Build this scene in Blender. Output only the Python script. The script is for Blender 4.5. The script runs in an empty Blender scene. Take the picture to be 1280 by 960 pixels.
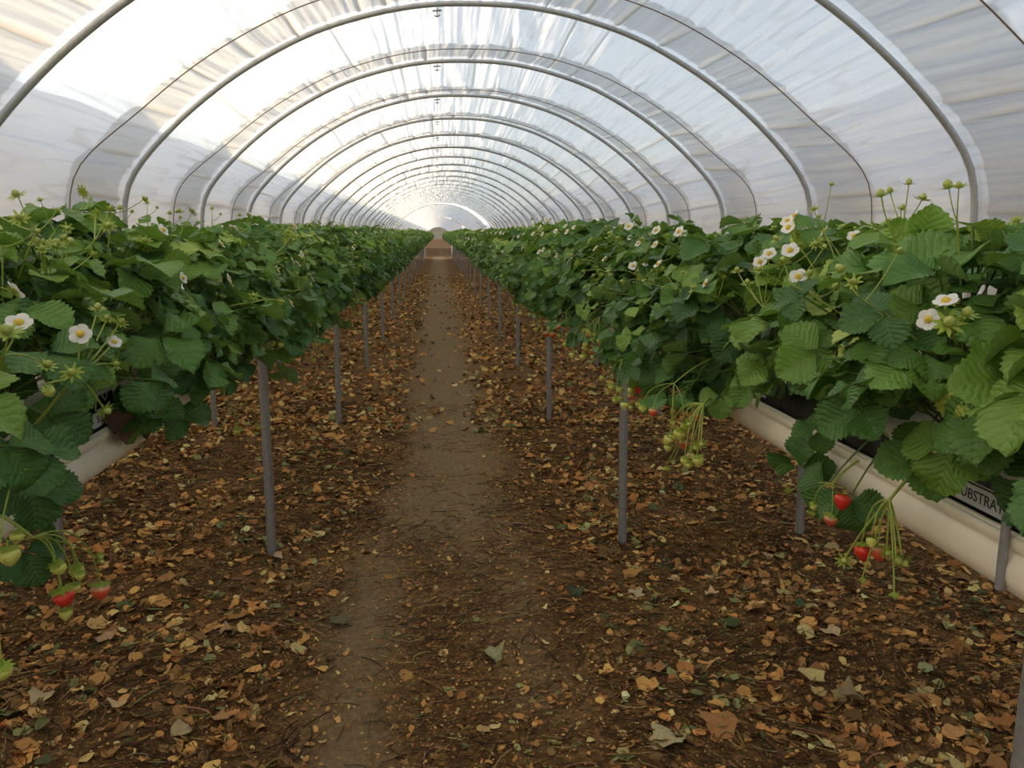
import bpy, math, random
import numpy as np
from mathutils import Vector, Matrix, noise
PI = math.pi
rng = random.Random(7)
nrg = np.random.default_rng(11)
SC = bpy.context.scene
COL = SC.collection

# ------------------------------------------------------------------ camera
CAM_H = 1.55
PITCH, YAW, FPX = math.radians(10.29), math.radians(5.05), 1035.0
cd = bpy.data.cameras.new('camera'); cam = bpy.data.objects.new('camera', cd); COL.objects.link(cam)
cam.location = (0, 0, CAM_H); cam.rotation_euler = (PI/2 - PITCH, 0, -YAW)
cd.sensor_width = 36; cd.lens = 36*FPX/1280; cd.clip_start = .02; cd.clip_end = 400
SC.camera = cam

def ray(px, py):
    x, v = (px-640)/FPX, (480-py)/FPX
    sy, cy, sp, cp = math.sin(YAW), math.cos(YAW), math.sin(PITCH), math.cos(PITCH)
    return Vector((sy*cp + x*cy + v*sy*sp, cy*cp - x*sy + v*cy*sp, -sp + v*cp))
def at_x(px, py, X):
    d = ray(px, py); return Vector((0, 0, CAM_H)) + d*(X/d.x)
def at_y(px, py, Y):
    d = ray(px, py); return Vector((0, 0, CAM_H)) + d*(Y/d.y)
def ground(px, py):
    d = ray(px, py); return Vector((0, 0, CAM_H)) + d*(-CAM_H/d.z)

# ------------------------------------------------------------------ materials
def newmat(name):
    m = bpy.data.materials.new(name); m.use_nodes = True
    nt = m.node_tree; nt.nodes.clear()
    return m, nt
class NT:
    def __init__(s, nt): s.nt = nt
    def n(s, typ, **kw):
        nd = s.nt.nodes.new(typ)
        for k, v in kw.items():
            if k.startswith('_'): setattr(nd, k[1:], v)
            else:
                key = int(k[1:]) if k[0] == 'i' and k[1:].isdigit() else k.replace('__', ' ')
                sock = nd.inputs[key]
                if hasattr(v, 'is_output'): s.nt.links.new(v, sock)
                else: sock.default_value = v
        return nd
    def math(s, op, a, b=0.0, c=0.0, clamp=False):
        nd = s.nt.nodes.new('ShaderNodeMath'); nd.operation = op; nd.use_clamp = clamp
        for i, v in enumerate((a, b, c)):
            if hasattr(v, 'is_output'): s.nt.links.new(v, nd.inputs[i])
            else: nd.inputs[i].default_value = v
        return nd.outputs[0]
    def mix(s, f, a, b, mode='MIX'):
        nd = s.nt.nodes.new('ShaderNodeMix'); nd.data_type = 'RGBA'; nd.blend_type = mode
        for i, v in ((0, f), (6, a), (7, b)):
            if hasattr(v, 'is_output'): s.nt.links.new(v, nd.inputs[i])
            else: nd.inputs[i].default_value = v if i == 0 or len(v) == 4 else (*v, 1)
        return nd.outputs[2]
    def ramp(s, f, stops):
        nd = s.nt.nodes.new('ShaderNodeValToRGB'); s.nt.links.new(f, nd.inputs[0])
        e = nd.color_ramp.elements
        while len(e) < len(stops): e.new(.5)
        for el, (p, c) in zip(e, stops): el.position = p; el.color = (*c, 1)
        return nd.outputs[0]
    def attr(s, name): return s.n('ShaderNodeAttribute', _attribute_name=name)
    def out(s, sh): s.nt.links.new(sh, s.n('ShaderNodeOutputMaterial').inputs[0])

def simple(name, color, rough=.5, metal=0, bump=0, scale=40, var=.15, transl=0):
    m, nt = newmat(name); N = NT(nt)
    tc = N.n('ShaderNodeTexCoord').outputs['Object']
    nz = N.n('ShaderNodeTexNoise', Vector=tc, Scale=scale, Detail=4.0)
    c = N.mix(nz.outputs[0], tuple(x*(1-var) for x in color), tuple(min(1, x*(1+var)) for x in color))
    b = N.n('ShaderNodeBsdfPrincipled', Base__Color=c, Roughness=rough, Metallic=metal)
    if bump:
        bp = N.n('ShaderNodeBump', Strength=bump, Distance=.004, Height=nz.outputs[0])
        nt.links.new(bp.outputs[0], b.inputs['Normal'])
    sh = b.outputs[0]
    if transl:
        t = N.n('ShaderNodeBsdfTranslucent', Color=c)
        sh = N.n('ShaderNodeMixShader', i0=transl, i1=sh, i2=t.outputs[0]).outputs[0]
    N.out(sh); return m

def leaf_mat():
    m, nt = newmat('strawberry_leaf'); N = NT(nt)
    a = N.attr('luv'); sep = N.n('ShaderNodeSeparateXYZ', Vector=a.outputs['Vector'])
    av = N.math('ABSOLUTE', sep.outputs[0]); u = sep.outputs[1]
    wob = N.n('ShaderNodeTexNoise', Vector=a.outputs['Vector'], Scale=3.0, Detail=2.0).outputs[0]
    ph = N.math('FRACT', N.math('ADD', N.math('MULTIPLY', N.math('SUBTRACT', u, N.math('MULTIPLY', av, .36)), 7.0), N.math('MULTIPLY', wob, .9)))
    tri = N.math('ABSOLUTE', N.math('SUBTRACT', ph, .5))          # .5 on the vein, 0 between
    vein = N.math('POWER', N.math('MULTIPLY', tri, 2.0), 6.0)
    mid = N.math('SUBTRACT', 1.0, N.math('MULTIPLY', av, 22.0), clamp=True)
    vein = N.math('MAXIMUM', vein, mid)
    tint = N.attr('tint').outputs['Fac']
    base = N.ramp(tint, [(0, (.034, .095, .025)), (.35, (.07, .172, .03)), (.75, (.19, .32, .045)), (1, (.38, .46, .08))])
    nz = N.n('ShaderNodeTexNoise', Vector=N.n('ShaderNodeTexCoord').outputs['Object'], Scale=110.0, Detail=3.0, Roughness=.6)
    base = N.mix(N.math('MULTIPLY', nz.outputs[0], .5), base, N.mix(1.0, base, (1.25, 1.2, .9), 'MULTIPLY'))
    col = N.mix(N.math('MULTIPLY', vein, .33), base, (.22, .34, .11))
    geo = N.n('ShaderNodeNewGeometry')
    col = N.mix(N.math('MULTIPLY', geo.outputs['Backfacing'], .45), col, (.24, .33, .15))   # strawberry leaves are paler beneath
    hgt = N.math('ADD', N.math('MULTIPLY', N.math('POWER', tri, 2.0), -1.6), N.math('MULTIPLY', nz.outputs[0], .9))
    bp = N.n('ShaderNodeBump', Strength=.65, Distance=.0045, Height=hgt)
    b = N.n('ShaderNodeBsdfPrincipled', Base__Color=col, Roughness=.48, Normal=bp.outputs[0])
    b.inputs['Specular IOR Level'].default_value = .38
    t = N.n('ShaderNodeBsdfTranslucent', Color=N.mix(1.0, col, (1.5, 1.7, .6), 'MULTIPLY'), Normal=bp.outputs[0])
    N.out(N.n('ShaderNodeMixShader', i0=.18, i1=b.outputs[0], i2=t.outputs[0]).outputs[0]); return m

def litter_mat(name, transl=.12):
    m, nt = newmat(name); N = NT(nt)
    c = N.attr('hue').outputs['Color']
    nz = N.n('ShaderNodeTexNoise', Vector=N.n('ShaderNodeTexCoord').outputs['Object'], Scale=90.0, Detail=3.0)
    c = N.mix(nz.outputs[0], N.mix(1.0, c, (.62, .58, .52), 'MULTIPLY'), N.mix(1.0, c, (1.3, 1.3, 1.25), 'MULTIPLY'))
    bp = N.n('ShaderNodeBump', Strength=.5, Distance=.003, Height=nz.outputs[0])
    b = N.n('ShaderNodeBsdfPrincipled', Base__Color=c, Roughness=.8, Normal=bp.outputs[0])
    b.inputs['Specular IOR Level'].default_value = .2
    N.out(b.outputs[0]); return m

def soil_mat():
    m, nt = newmat('soil'); N = NT(nt)
    tc = N.n('ShaderNodeTexCoord').outputs['Object']
    n1 = N.n('ShaderNodeTexNoise', Vector=tc, Scale=2.2, Detail=6.0, Roughness=.65).outputs[0]
    n2 = N.n('ShaderNodeTexNoise', Vector=tc, Scale=38.0, Detail=6.0, Roughness=.7).outputs[0]
    path = N.attr('path').outputs['Fac']
    lit = N.ramp(n2, [(.3, (.055, .032, .012)), (.5, (.165, .095, .035)), (.68, (.38, .23, .088)), (.8, (.5, .33, .14))])
    lit = N.mix(N.math('MULTIPLY', n1, .6), lit, N.mix(1.0, lit, (1.2, .9, .7), 'MULTIPLY'))
    soil = N.ramp(n2, [(.25, (.18, .12, .058)), (.55, (.29, .205, .105)), (.8, (.42, .31, .165))])
    pf = N.math('ADD', path, N.math('MULTIPLY', N.math('SUBTRACT', n1, .5), .9), clamp=True)
    col = N.mix(pf, lit, soil)
    vo = N.n('ShaderNodeTexVoronoi', Vector=tc, Scale=30.0)
    h = N.math('ADD', N.math('MULTIPLY', n2, 1.0), N.math('MULTIPLY', vo.outputs['Distance'], .35))
    bp = N.n('ShaderNodeBump', Strength=.8, Distance=.015, Height=h)
    b = N.n('ShaderNodeBsdfPrincipled', Base__Color=col, Roughness=.92, Normal=bp.outputs[0])
    b.inputs['Specular IOR Level'].default_value = .15
    N.out(b.outputs[0]); return m

def film_mat():
    m, nt = newmat('white_film'); N = NT(nt)
    a = N.attr('luv'); sep = N.n('ShaderNodeSeparateXYZ', Vector=a.outputs['Vector'])
    s_, y_, t_ = sep.outputs[0], sep.outputs[1], sep.outputs[2]
    band = N.math('MULTIPLY', N.math('SUBTRACT', t_, .5), 60.0, clamp=True)      # shade on each bay's tilted far half, put into the film colour
    w1 = N.n('ShaderNodeCombineXYZ', X=N.math('MULTIPLY', s_, 13.0), Y=N.math('MULTIPLY', y_, .3), Z=N.math('MULTIPLY', N.math('FLOOR', N.math('DIVIDE', N.math('SUBTRACT', y_, .37), 1.225)), 3.7)).outputs[0]
    n1 = N.n('ShaderNodeTexNoise', Vector=w1, Scale=1.0, Detail=1.0, Distortion=.05).outputs[0]
    w2 = N.n('ShaderNodeCombineXYZ', X=N.math('MULTIPLY', s_, 26.0), Y=N.math('MULTIPLY', y_, 2.0)).outputs[0]
    n2 = N.n('ShaderNodeTexNoise', Vector=w2, Scale=1.0, Detail=3.0, Distortion=.5).outputs[0]
    spk = N.n('ShaderNodeTexNoise', Vector=a.outputs['Vector'], Scale=26.0, Detail=1.0).outputs[0]
    spk = N.math('MULTIPLY', N.math('SUBTRACT', spk, .74), 30.0, clamp=True)
    w3 = N.n('ShaderNodeCombineXYZ', X=N.math('MULTIPLY', s_, 5.0), Y=N.math('MULTIPLY', y_, .4), Z=N.math('FLOOR', N.math('DIVIDE', y_, 1.225))).outputs[0]
    n3 = N.n('ShaderNodeTexNoise', Vector=w3, Scale=1.0, Detail=1.0, Distortion=.2).outputs[0]
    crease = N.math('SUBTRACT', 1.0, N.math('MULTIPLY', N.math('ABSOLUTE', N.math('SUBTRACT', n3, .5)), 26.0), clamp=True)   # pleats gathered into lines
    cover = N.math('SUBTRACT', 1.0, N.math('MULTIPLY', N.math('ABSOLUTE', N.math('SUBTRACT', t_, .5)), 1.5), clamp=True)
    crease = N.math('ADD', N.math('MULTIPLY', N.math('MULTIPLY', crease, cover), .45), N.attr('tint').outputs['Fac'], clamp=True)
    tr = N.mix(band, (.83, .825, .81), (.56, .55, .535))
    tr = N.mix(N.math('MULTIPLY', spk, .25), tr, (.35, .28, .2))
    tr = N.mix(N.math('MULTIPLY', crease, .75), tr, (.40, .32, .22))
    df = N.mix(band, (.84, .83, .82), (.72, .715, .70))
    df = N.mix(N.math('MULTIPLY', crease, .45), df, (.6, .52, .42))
    h = N.math('ADD', n1, N.math('MULTIPLY', n2, .16))
    bp = N.n('ShaderNodeBump', Strength=.8, Distance=.05, Height=h)
    d = N.n('ShaderNodeBsdfDiffuse', Color=df, Normal=bp.outputs[0]).outputs[0]
    t = N.n('ShaderNodeBsdfTranslucent', Color=tr, Normal=bp.outputs[0]).outputs[0]
    g = N.n('ShaderNodeBsdfGlossy', Color=(.9, .9, .9, 1), Roughness=.38, Normal=bp.outputs[0]).outputs[0]
    p = N.n('ShaderNodeBsdfTransparent', Color=(.97, .95, .91, 1)).outputs[0]
    x = N.n('ShaderNodeMixShader', i0=.56, i1=d, i2=t).outputs[0]
    fr = N.n('ShaderNodeFresnel', IOR=1.3, Normal=bp.outputs[0]).outputs[0]
    x = N.n('ShaderNodeMixShader', i0=N.math('MULTIPLY', fr, .3), i1=x, i2=g).outputs[0]
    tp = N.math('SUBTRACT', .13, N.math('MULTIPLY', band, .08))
    N.out(N.n('ShaderNodeMixShader', i0=tp, i1=x, i2=p).outputs[0]); return m

def berry_mat(name, stops):
    m, nt = newmat(name); N = NT(nt)
    u = N.n('ShaderNodeSeparateXYZ', Vector=N.attr('luv').outputs['Vector']).outputs[1]
    c = N.ramp(u, stops)
    vo = N.n('ShaderNodeTexVoronoi', Vector=N.n('ShaderNodeTexCoord').outputs['Object'], Scale=330.0)
    dot = N.math('SUBTRACT', 1.0, N.math('MULTIPLY', vo.outputs['Distance'], 3.2), clamp=True)
    c = N.mix(N.math('MULTIPLY', dot, .6), c, (.55, .42, .1))
    bp = N.n('ShaderNodeBump', Strength=.5, Distance=.0012, Height=N.math('MULTIPLY', dot, -1.0))
    b = N.n('ShaderNodeBsdfPrincipled', Base__Color=c, Roughness=.33, Normal=bp.outputs[0])
    b.inputs['Subsurface Weight'].default_value = .08
    b.inputs['Subsurface Radius'].default_value = (.01, .004, .002)
    N.out(b.outputs[0]); return m

M = dict(
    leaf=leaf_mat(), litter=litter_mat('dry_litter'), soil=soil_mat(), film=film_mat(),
    stem=simple('green_stem', (.36, .44, .075), .45, transl=.15),
    palestem=simple('pale_petiole', (.13, .2, .05), .5, transl=.1),
    calyx=simple('calyx_green', (.34, .43, .055), .5, transl=.25),
    petal=simple('white_petal', (.85, .84, .78), .6, transl=.3),
    pollen=simple('yellow_flower_centre', (.75, .52, .06), .7, bump=.6, scale=600),
    bud=simple('green_bud', (.38, .42, .09), .5, scale=300, bump=.4),
    red=berry_mat('ripe_red_berry', [(0, (.75, .35, .2)), (.12, (.72, .07, .03)), (.5, (.68, .025, .015)), (1, (.6, .02, .012))]),
    half=berry_mat('half_ripe_berry', [(0, (.64, .62, .32)), (.2, (.7, .5, .25)), (.42, (.7, .12, .045)), (1, (.64, .03, .018))]),
    green=berry_mat('unripe_green_berry', [(0, (.5, .55, .1)), (.6, (.62, .61, .14)), (1, (.68, .62, .2))]),
    arch=simple('galvanised_arch_tube', (.50, .495, .47), .45, .3, bump=.2, scale=60, var=.2),
    steel=simple('galvanised_steel', (.34, .34, .33), .42, .4, bump=.25, scale=60, var=.3),
    gutter=simple('cream_white_gutter', (.88, .79, .60), .4, bump=.1, scale=14, var=.1),
    bag=simple('black_bag_film', (.012, .012, .014), .35, bump=.8, scale=25),
    bagtop=simple('white_bag_film', (.75, .68, .55), .5, bump=.6, scale=18),
    ink=simple('white_print', (.6, .6, .58), .6), ink2=simple('black_print', (.015, .015, .015), .6),
    cord=simple('brown_cord', (.22, .15, .09), .9, scale=300, bump=.5),
    dead=simple('dried_brown_leaf', (.11, .055, .032), .8, bump=.8, scale=60, var=.5),
)

# ------------------------------------------------------------------ mesh helpers
class MB:
    """gathers pieces with numpy and links them as one mesh object"""
    def __init__(s): s.v=[]; s.f=[]; s.m=[]; s.luv=[]; s.tint=[]; s.hue=[]; s.n=0
    def add(s, V, F, mat=0, luv=None, tint=.4, hue=(.5,.5,.5)):
        V = np.asarray(V, float); F = np.asarray(F, int)
        s.v.append(V); s.f.append(F + s.n); s.n += len(V)
        s.m.append(np.full(len(F), mat, int))
        s.luv.append(np.zeros((len(V), 3)) if luv is None else np.asarray(luv, float))
        s.tint.append(np.full(len(V), tint) if np.isscalar(tint) else np.asarray(tint))
        h = np.asarray(hue, float); s.hue.append(np.tile(h, (len(V), 1)) if h.ndim == 1 else h)
    def tube(s, pts, r, sides=6, mat=0, caps=False, **kw):
        P = np.array([tuple(p) for p in pts], float); n = len(P)
        R = np.full(n, r) if np.isscalar(r) else np.interp(np.linspace(0,1,n), np.linspace(0,1,len(r)), r)
        T = np.gradient(P, axis=0); T /= np.linalg.norm(T, axis=1)[:, None] + 1e-12
        ref = np.array([0., 0., 1.]) if abs(T[:, 2]).mean() < .8 else np.array([1., 0., 0.])
        A = np.cross(T, ref); A /= np.linalg.norm(A, axis=1)[:, None] + 1e-12
        B = np.cross(T, A)
        an = np.arange(sides)*2*PI/sides
        V = (P[:, None] + R[:, None, None]*(A[:, None]*np.cos(an)[None, :, None] + B[:, None]*np.sin(an)[None, :, None])).reshape(-1, 3)
        F = []
        for i in range(n-1):
            for k in range(sides):
                a, b = i*sides+k, i*sides+(k+1) % sides
                F.append((a, b, b+sides, a+sides))
        luv = np.zeros((len(V), 3)); luv[:, 0] = .5
        s.add(V, F, mat, luv, **kw)
        if caps:
            for c, base, flip in ((P[0], 0, 1), (P[-1], (n-1)*sides, 0)):
                ring = V[base:base+sides]; VV = np.vstack([ring, c[None]])
                s.add(VV, [((k+1) % sides, k, sides, sides) if flip else (k, (k+1) % sides, sides, sides) for k in range(sides)], mat)
    def mesh(s, name, mats, smooth=True, attrs=('luv', 'tint')):
        V = np.vstack(s.v); F = np.vstack(s.f); mi = np.concatenate(s.m)
        me = bpy.data.meshes.new(name)
        tri = F[:, 3] == F[:, 2]
        ln = np.where(tri, 3, 4); st = np.concatenate([[0], np.cumsum(ln)[:-1]])
        loops = F[np.arange(4)[None, :] < ln[:, None]]
        me.vertices.add(len(V)); me.vertices.foreach_set('co', V.astype(np.float32).ravel())
        me.loops.add(len(loops)); me.loops.foreach_set('vertex_index', loops.astype(np.int32))
        me.polygons.add(len(F)); me.polygons.foreach_set('loop_start', st.astype(np.int32))
        me.polygons.foreach_set('material_index', mi.astype(np.int32))
        for m in mats: me.materials.append(m)
        me.update(calc_edges=True)
        me.polygons.foreach_set('use_smooth', np.full(len(F), smooth))
        if 'luv' in attrs: me.attributes.new('luv', 'FLOAT_VECTOR', 'POINT').data.foreach_set('vector', np.vstack(s.luv).astype(np.float32).ravel())
        if 'tint' in attrs: me.attributes.new('tint', 'FLOAT', 'POINT').data.foreach_set('value', np.concatenate(s.tint).astype(np.float32))
        if 'hue' in attrs:
            h = np.vstack(s.hue); h = np.hstack([h, np.ones((len(h), 1))])
            me.attributes.new('hue', 'FLOAT_COLOR', 'POINT').data.foreach_set('color', h.astype(np.float32).ravel())
        return me
    def build(s, name, mats, parent=None, **kw):
        o = bpy.data.objects.new(name, s.mesh(name, mats if isinstance(mats, (list, tuple)) else [mats], **kw))
        COL.objects.link(o)
        if parent is not None: o.parent = parent
        return o
def tag(o, label=None, cat=None, group=None, kind=None):
    for k, v in (('label', label), ('category', cat), ('group', group), ('kind', kind)):
        if v: o[k] = v
    return o
def empty(name, loc=(0, 0, 0), rz=0):
    o = bpy.data.objects.new(name, None); COL.objects.link(o); o.empty_display_size = .05
    o.location = loc; o.rotation_euler = (0, 0, rz); return o
def kids(o): return KIDS.get(o.name, [])
def copy_tree(o, parent=None):
    c = o.copy(); COL.objects.link(c); c.parent = parent
    for ch in list(o.children): copy_tree(ch, c)
    return c
def smoothstep(a, b, x):
    t = np.clip((x-a)/(b-a), 0, 1); return t*t*(3-2*t)
def frame(origin, ydir, zdir, scale=1.0):
    y = Vector(ydir).normalized(); z = Vector(zdir); z = (z - y*z.dot(y))
    z = z.normalized() if z.length > 1e-6 else y.orthogonal().normalized()
    x = y.cross(z)
    m = Matrix((x, y, z)).transposed().to_4x4()
    return Matrix.Translation(origin) @ m @ Matrix.Scale(scale, 4)
def xf(V, mat):
    A = np.array(mat); return V @ A[:3, :3].T + A[:3, 3]

# ------------------------------------------------------------------ leaves
def leaflet(nu, nv, r, teeth=True):
    fold = r.uniform(.05, .6); cup = r.uniform(-.12, .4); wav = r.uniform(.02, .07); p1, p2 = r.uniform(0, 6), r.uniform(0, 6)
    us = np.linspace(0, 1, nu+1); vs = np.linspace(-1, 1, nv+1)
    V = []; L = []
    for i, u in enumerate(us):
        w = .49*max(0.0, math.sin(PI*min(1, u**1.2)))**.6 if 0 < u < 1 else .015
        w = w*(.55+.45*min(1, u/.3))
        for v in vs:
            e = 1.0; dy = 0
            if teeth and abs(v) > .99 and 1 < i < nu:
                e = 1.06 if i % 2 else .93; dy = .022 if i % 2 else -.01
            x = v*w*e; y = u + dy - .05*(abs(v)**2)*u*(1 if u > .5 else 0)
            z = fold*abs(x) - cup*(u-.25)**2 - .35*cup*x*x*2 + wav*math.sin(u*8+p1+v*1.5)*abs(v) + wav*.5*math.sin(u*15+p2)*abs(v)
            ph = (u - .36*abs(v))*8
            z += .005*math.cos(2*PI*ph)*min(1, abs(v)*2)*(w/.49) if nu > 15 else 0
            V.append((x, y, z)); L.append((v, u, 0))
    F = [(i*(nv+1)+k, i*(nv+1)+k+1, (i+1)*(nv+1)+k+1, (i+1)*(nv+1)+k) for i in range(nu) for k in range(nv)]
    return np.array(V), np.array(F), np.array(L)
def trifoliate(nu, nv, seed):
    """unit leaf: petiole tip at origin, middle leaflet along +y, up +z"""
    r = random.Random(seed); Vs=[]; Fs=[]; Ls=[]; n=0
    for yaw, sc in ((0, 1.0), (r.uniform(68, 88), .93), (-r.uniform(68, 88), .93)):
        V, F, L = leaflet(nu, nv, r)
        V = V*sc; V[:, 1] += .07
        roll = math.radians(r.uniform(-22, 22)); pit = math.radians(r.uniform(-24, 12))
        R = Matrix.Rotation(math.radians(yaw), 4, 'Z') @ Matrix.Rotation(pit, 4, 'X') @ Matrix.Rotation(roll, 4, 'Y')
        Vs.append(xf(V, R)); Fs.append(F+n); Ls.append(L); n += len(V)
    return np.vstack(Vs), np.vstack(Fs), np.vstack(Ls)
LEAF = {'hi': [trifoliate(20, 8, 100+i) for i in range(8)], 'mid': [trifoliate(10, 4, 200+i) for i in range(8)], 'low': [trifoliate(4, 2, 300+i) for i in range(6)]}

def arc(a, b, up=.0, n=6, sag=None):
    a, b = Vector(a), Vector(b)
    c = (a+b)/2 + Vector((0, 0, up)) + (sag if sag is not None else Vector())
    return [(1-t)**2*a + 2*t*(1-t)*c + t*t*b for t in [i/(n-1) for i in range(n)]]

def put_leaf(mb, lod, root, tip, normal, size, tint, r, out=None, pet=True):
    V, F, L = r.choice(LEAF[lod])
    d = (Vector(tip)-Vector(root))
    y = Vector(out) if out is not None else Vector((d.x, d.y, 0)).normalized()*1.0 + Vector((0, 0, -.25))
    m = frame(tip, y, normal, size)
    mb.add(xf(V, m), F, 0, L, tint=tint)
    if pet and lod != 'low':
        mb.tube(arc(root, tip, .04, 5 if lod == 'hi' else 4), (.0026, .0017), 5 if lod == 'hi' else 3, 1, tint=.6)

def foliage(lod, seed, nleaf, skirt=.5, rx=.27, ry=.22, top=.31, scale=1.0):
    """one plant's leaves about its crown at the origin; the aisle lies towards -x"""
    r = random.Random(seed); mb = MB()
    for i in range(nleaf):
        q = (i + .5)/nleaf
        az = r.uniform(0, 2*PI)
        if r.random() < .45: az = PI + r.gauss(0, .75)              # the outer side is fuller
        side = 1 if math.cos(az) < -.2 else 0
        lo = -.62*skirt if side else -.1
        el = lo + (1.5-lo)*(r.random()**(.9 if not side else 1.15))
        rad = r.uniform(.72, 1.0)
        tip = Vector((rx*math.cos(el)*math.cos(az)*rad*1.05, ry*math.cos(el)*math.sin(az)*rad, .04 + (top*math.sin(el) if el > 0 else .32*math.sin(el))*rad))
        tip += Vector((r.gauss(0, .02), r.gauss(0, .03), r.gauss(0, .02)))
        outd = Vector((math.cos(az), math.sin(az), 0))
        nrm = outd*math.cos(el)*.95 + Vector((0, 0, .45+.75*math.sin(max(el, 0)))) + Vector((r.gauss(0, .33), r.gauss(0, .33), r.gauss(0, .2)))
        y = outd*(.55+.5*math.sin(max(0, el))) + Vector((0, 0, -.55*math.cos(el)+.12)) + Vector((r.gauss(0, .3), r.gauss(0, .45), r.gauss(0, .2)))
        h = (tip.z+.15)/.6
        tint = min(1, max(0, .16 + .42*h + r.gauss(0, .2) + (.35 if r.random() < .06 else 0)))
        size = r.uniform(.060, .093)*scale*(.8 if r.random() < .15 else 1)
        root = Vector((r.gauss(0, .015), r.gauss(0, .015), 0))
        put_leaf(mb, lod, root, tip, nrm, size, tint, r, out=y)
    return mb

# ------------------------------------------------------------------ flowers, buds, fruit (each hangs from / sits on its own origin)
def sepals(mb, mat, n, ln, wd, tilt, z=0, dirn=1, r0=.003):
    for k in range(n):
        a = 2*PI*k/n + .2*math.sin(k*5.1); c, s_ = math.cos(a), math.sin(a)
        V = []
        for t, w in ((0, .5), (.4, 1), (.75, .6), (1, .03)):
            rr = r0 + ln*t*math.cos(tilt*(1-.5*t)); zz = z + dirn*ln*t*math.sin(tilt*(1-.5*t))
            for sgn in (-1, 1): V.append((rr*c - sgn*wd*w*s_, rr*s_ + sgn*wd*w*c, zz))
        mb.add(V, [(0, 1, 3, 2), (2, 3, 5, 4), (4, 5, 7, 6)], mat)
def lathe(mb, prof, sides, mat, wob=0):
    V = []; L = []; n = len(prof)
    for i, (r_, z) in enumerate(prof):
        for k in range(sides):
            a = 2*PI*k/sides; rr = r_*(1+wob*math.sin(3*a+i*.6))
            V.append((rr*math.cos(a), rr*math.sin(a), z)); L.append((0, i/(n-1), 0))
    F = [(i*sides+k, i*sides+(k+1) % sides, (i+1)*sides+(k+1) % sides, (i+1)*sides+k) for i in range(n-1) for k in range(sides)]
    mb.add(V, F, mat, L)
def berry_mesh(name, R, Ln, mat, sides=16):
    mb = MB()
    pr = [(R*w, -Ln*t) for t, w in ((0, .12), (.03, .5), (.1, .8), (.2, .96), (.33, 1.0), (.48, .94), (.62, .8), (.76, .6), (.88, .37), (.96, .18), (1, .02))]
    lathe(mb, pr[::-1], sides, 0, .035)
    mb.luv[-1][:, 1] = 1 - mb.luv[-1][:, 1]
    sepals(mb, 1, 10, R*1.15, R*.26, -.15, .001, 1, .002)
    mb.tube([(0, 0, -.002), (0, 0, .012)], .0014, 5, 1)
    return mb.mesh(name, [mat, M['calyx']])
def flower_mesh(name, R=.0155):
    """opens towards +z"""
    mb = MB()
    for k in range(5):
        a = 2*PI*k/5; V = []
        for i, (t, w) in enumerate(((.12, .22), (.35, .5), (.62, .62), (.85, .5), (1, .2))):
            for j in (-1, -.4, .4, 1):
                rr = R*t; x = j*w*R*.82; z = R*(.12 + .16*t*t + .06*(1-j*j)) + (.0004 if k % 2 else 0)
                V.append((rr*math.cos(a)-x*math.sin(a), rr*math.sin(a)+x*math.cos(a), z))
        F = [(i*4+j, i*4+j+1, i*4+j+5, i*4+j+4) for i in range(4) for j in range(3)]
        mb.add(V, F, 0)
    lathe(mb, [(.0055, .0015), (.0058, .004), (.0045, .0062), (.002, .0075), (.0003, .008)], 10, 1, .05)
    sepals(mb, 2, 10, R*.95, R*.17, .06, -.0005, 1, .002)
    return mb.mesh(name, [M['petal'], M['pollen'], M['calyx']])
def bud_mesh(name, R=.0045):
    mb = MB()
    lathe(mb, [(.001, 0), (R*.8, .002), (R, R), (R*.7, R*1.8), (.0003, R*2.3)], 8, 0)
    sepals(mb, 1, 7, R*2.6, R*.5, .75, 0, 1, .002)
    return mb.mesh(name, [M['bud'], M['calyx']])
def young_mesh(name, R=.0062):
    mb = MB()
    lathe(mb, [(.0015, 0), (R*.85, .003), (R, .007), (R*.8, .010), (R*.4, .013), (.0003, .014)], 10, 0)
    sepals(mb, 1, 9, R*2.5, R*.42, .35, 0, 1, .003)
    return mb.mesh(name, [M['bud'], M['calyx']])
FR = dict(red=(berry_mesh('ripe_strawberry', .0155, .034, M['red']), 'ripe_strawberry', 0), half=(berry_mesh('half_ripe_strawberry', .0145, .03, M['half']), 'half_ripe_strawberry', 0),
          green=(berry_mesh('unripe_strawberry', .0125, .026, M['green']), 'unripe_strawberry', 0), small=(berry_mesh('unripe_strawberry', .009, .017, M['green']), 'unripe_strawberry', 0),
          flower=(flower_mesh('flower'), 'flower', 1), bud=(bud_mesh('flower_bud'), 'flower_bud', 1), young=(young_mesh('young_fruit'), 'young_fruit', 1))
def put_fruit(kind, pos, parent, direction=None, scale=1.0, r=rng):
    me, nm, openz = FR[kind]
    o = bpy.data.objects.new(nm, me); COL.objects.link(o); o.parent = parent; o.location = pos
    if openz and direction is not None:
        q = Vector(direction).normalized().to_track_quat('Z', 'Y'); o.rotation_euler = q.to_euler()
    else: o.rotation_euler = (r.gauss(0, .2), r.gauss(0, .2), r.uniform(0, 6))
    o.scale = (scale,)*3
    return o
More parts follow.
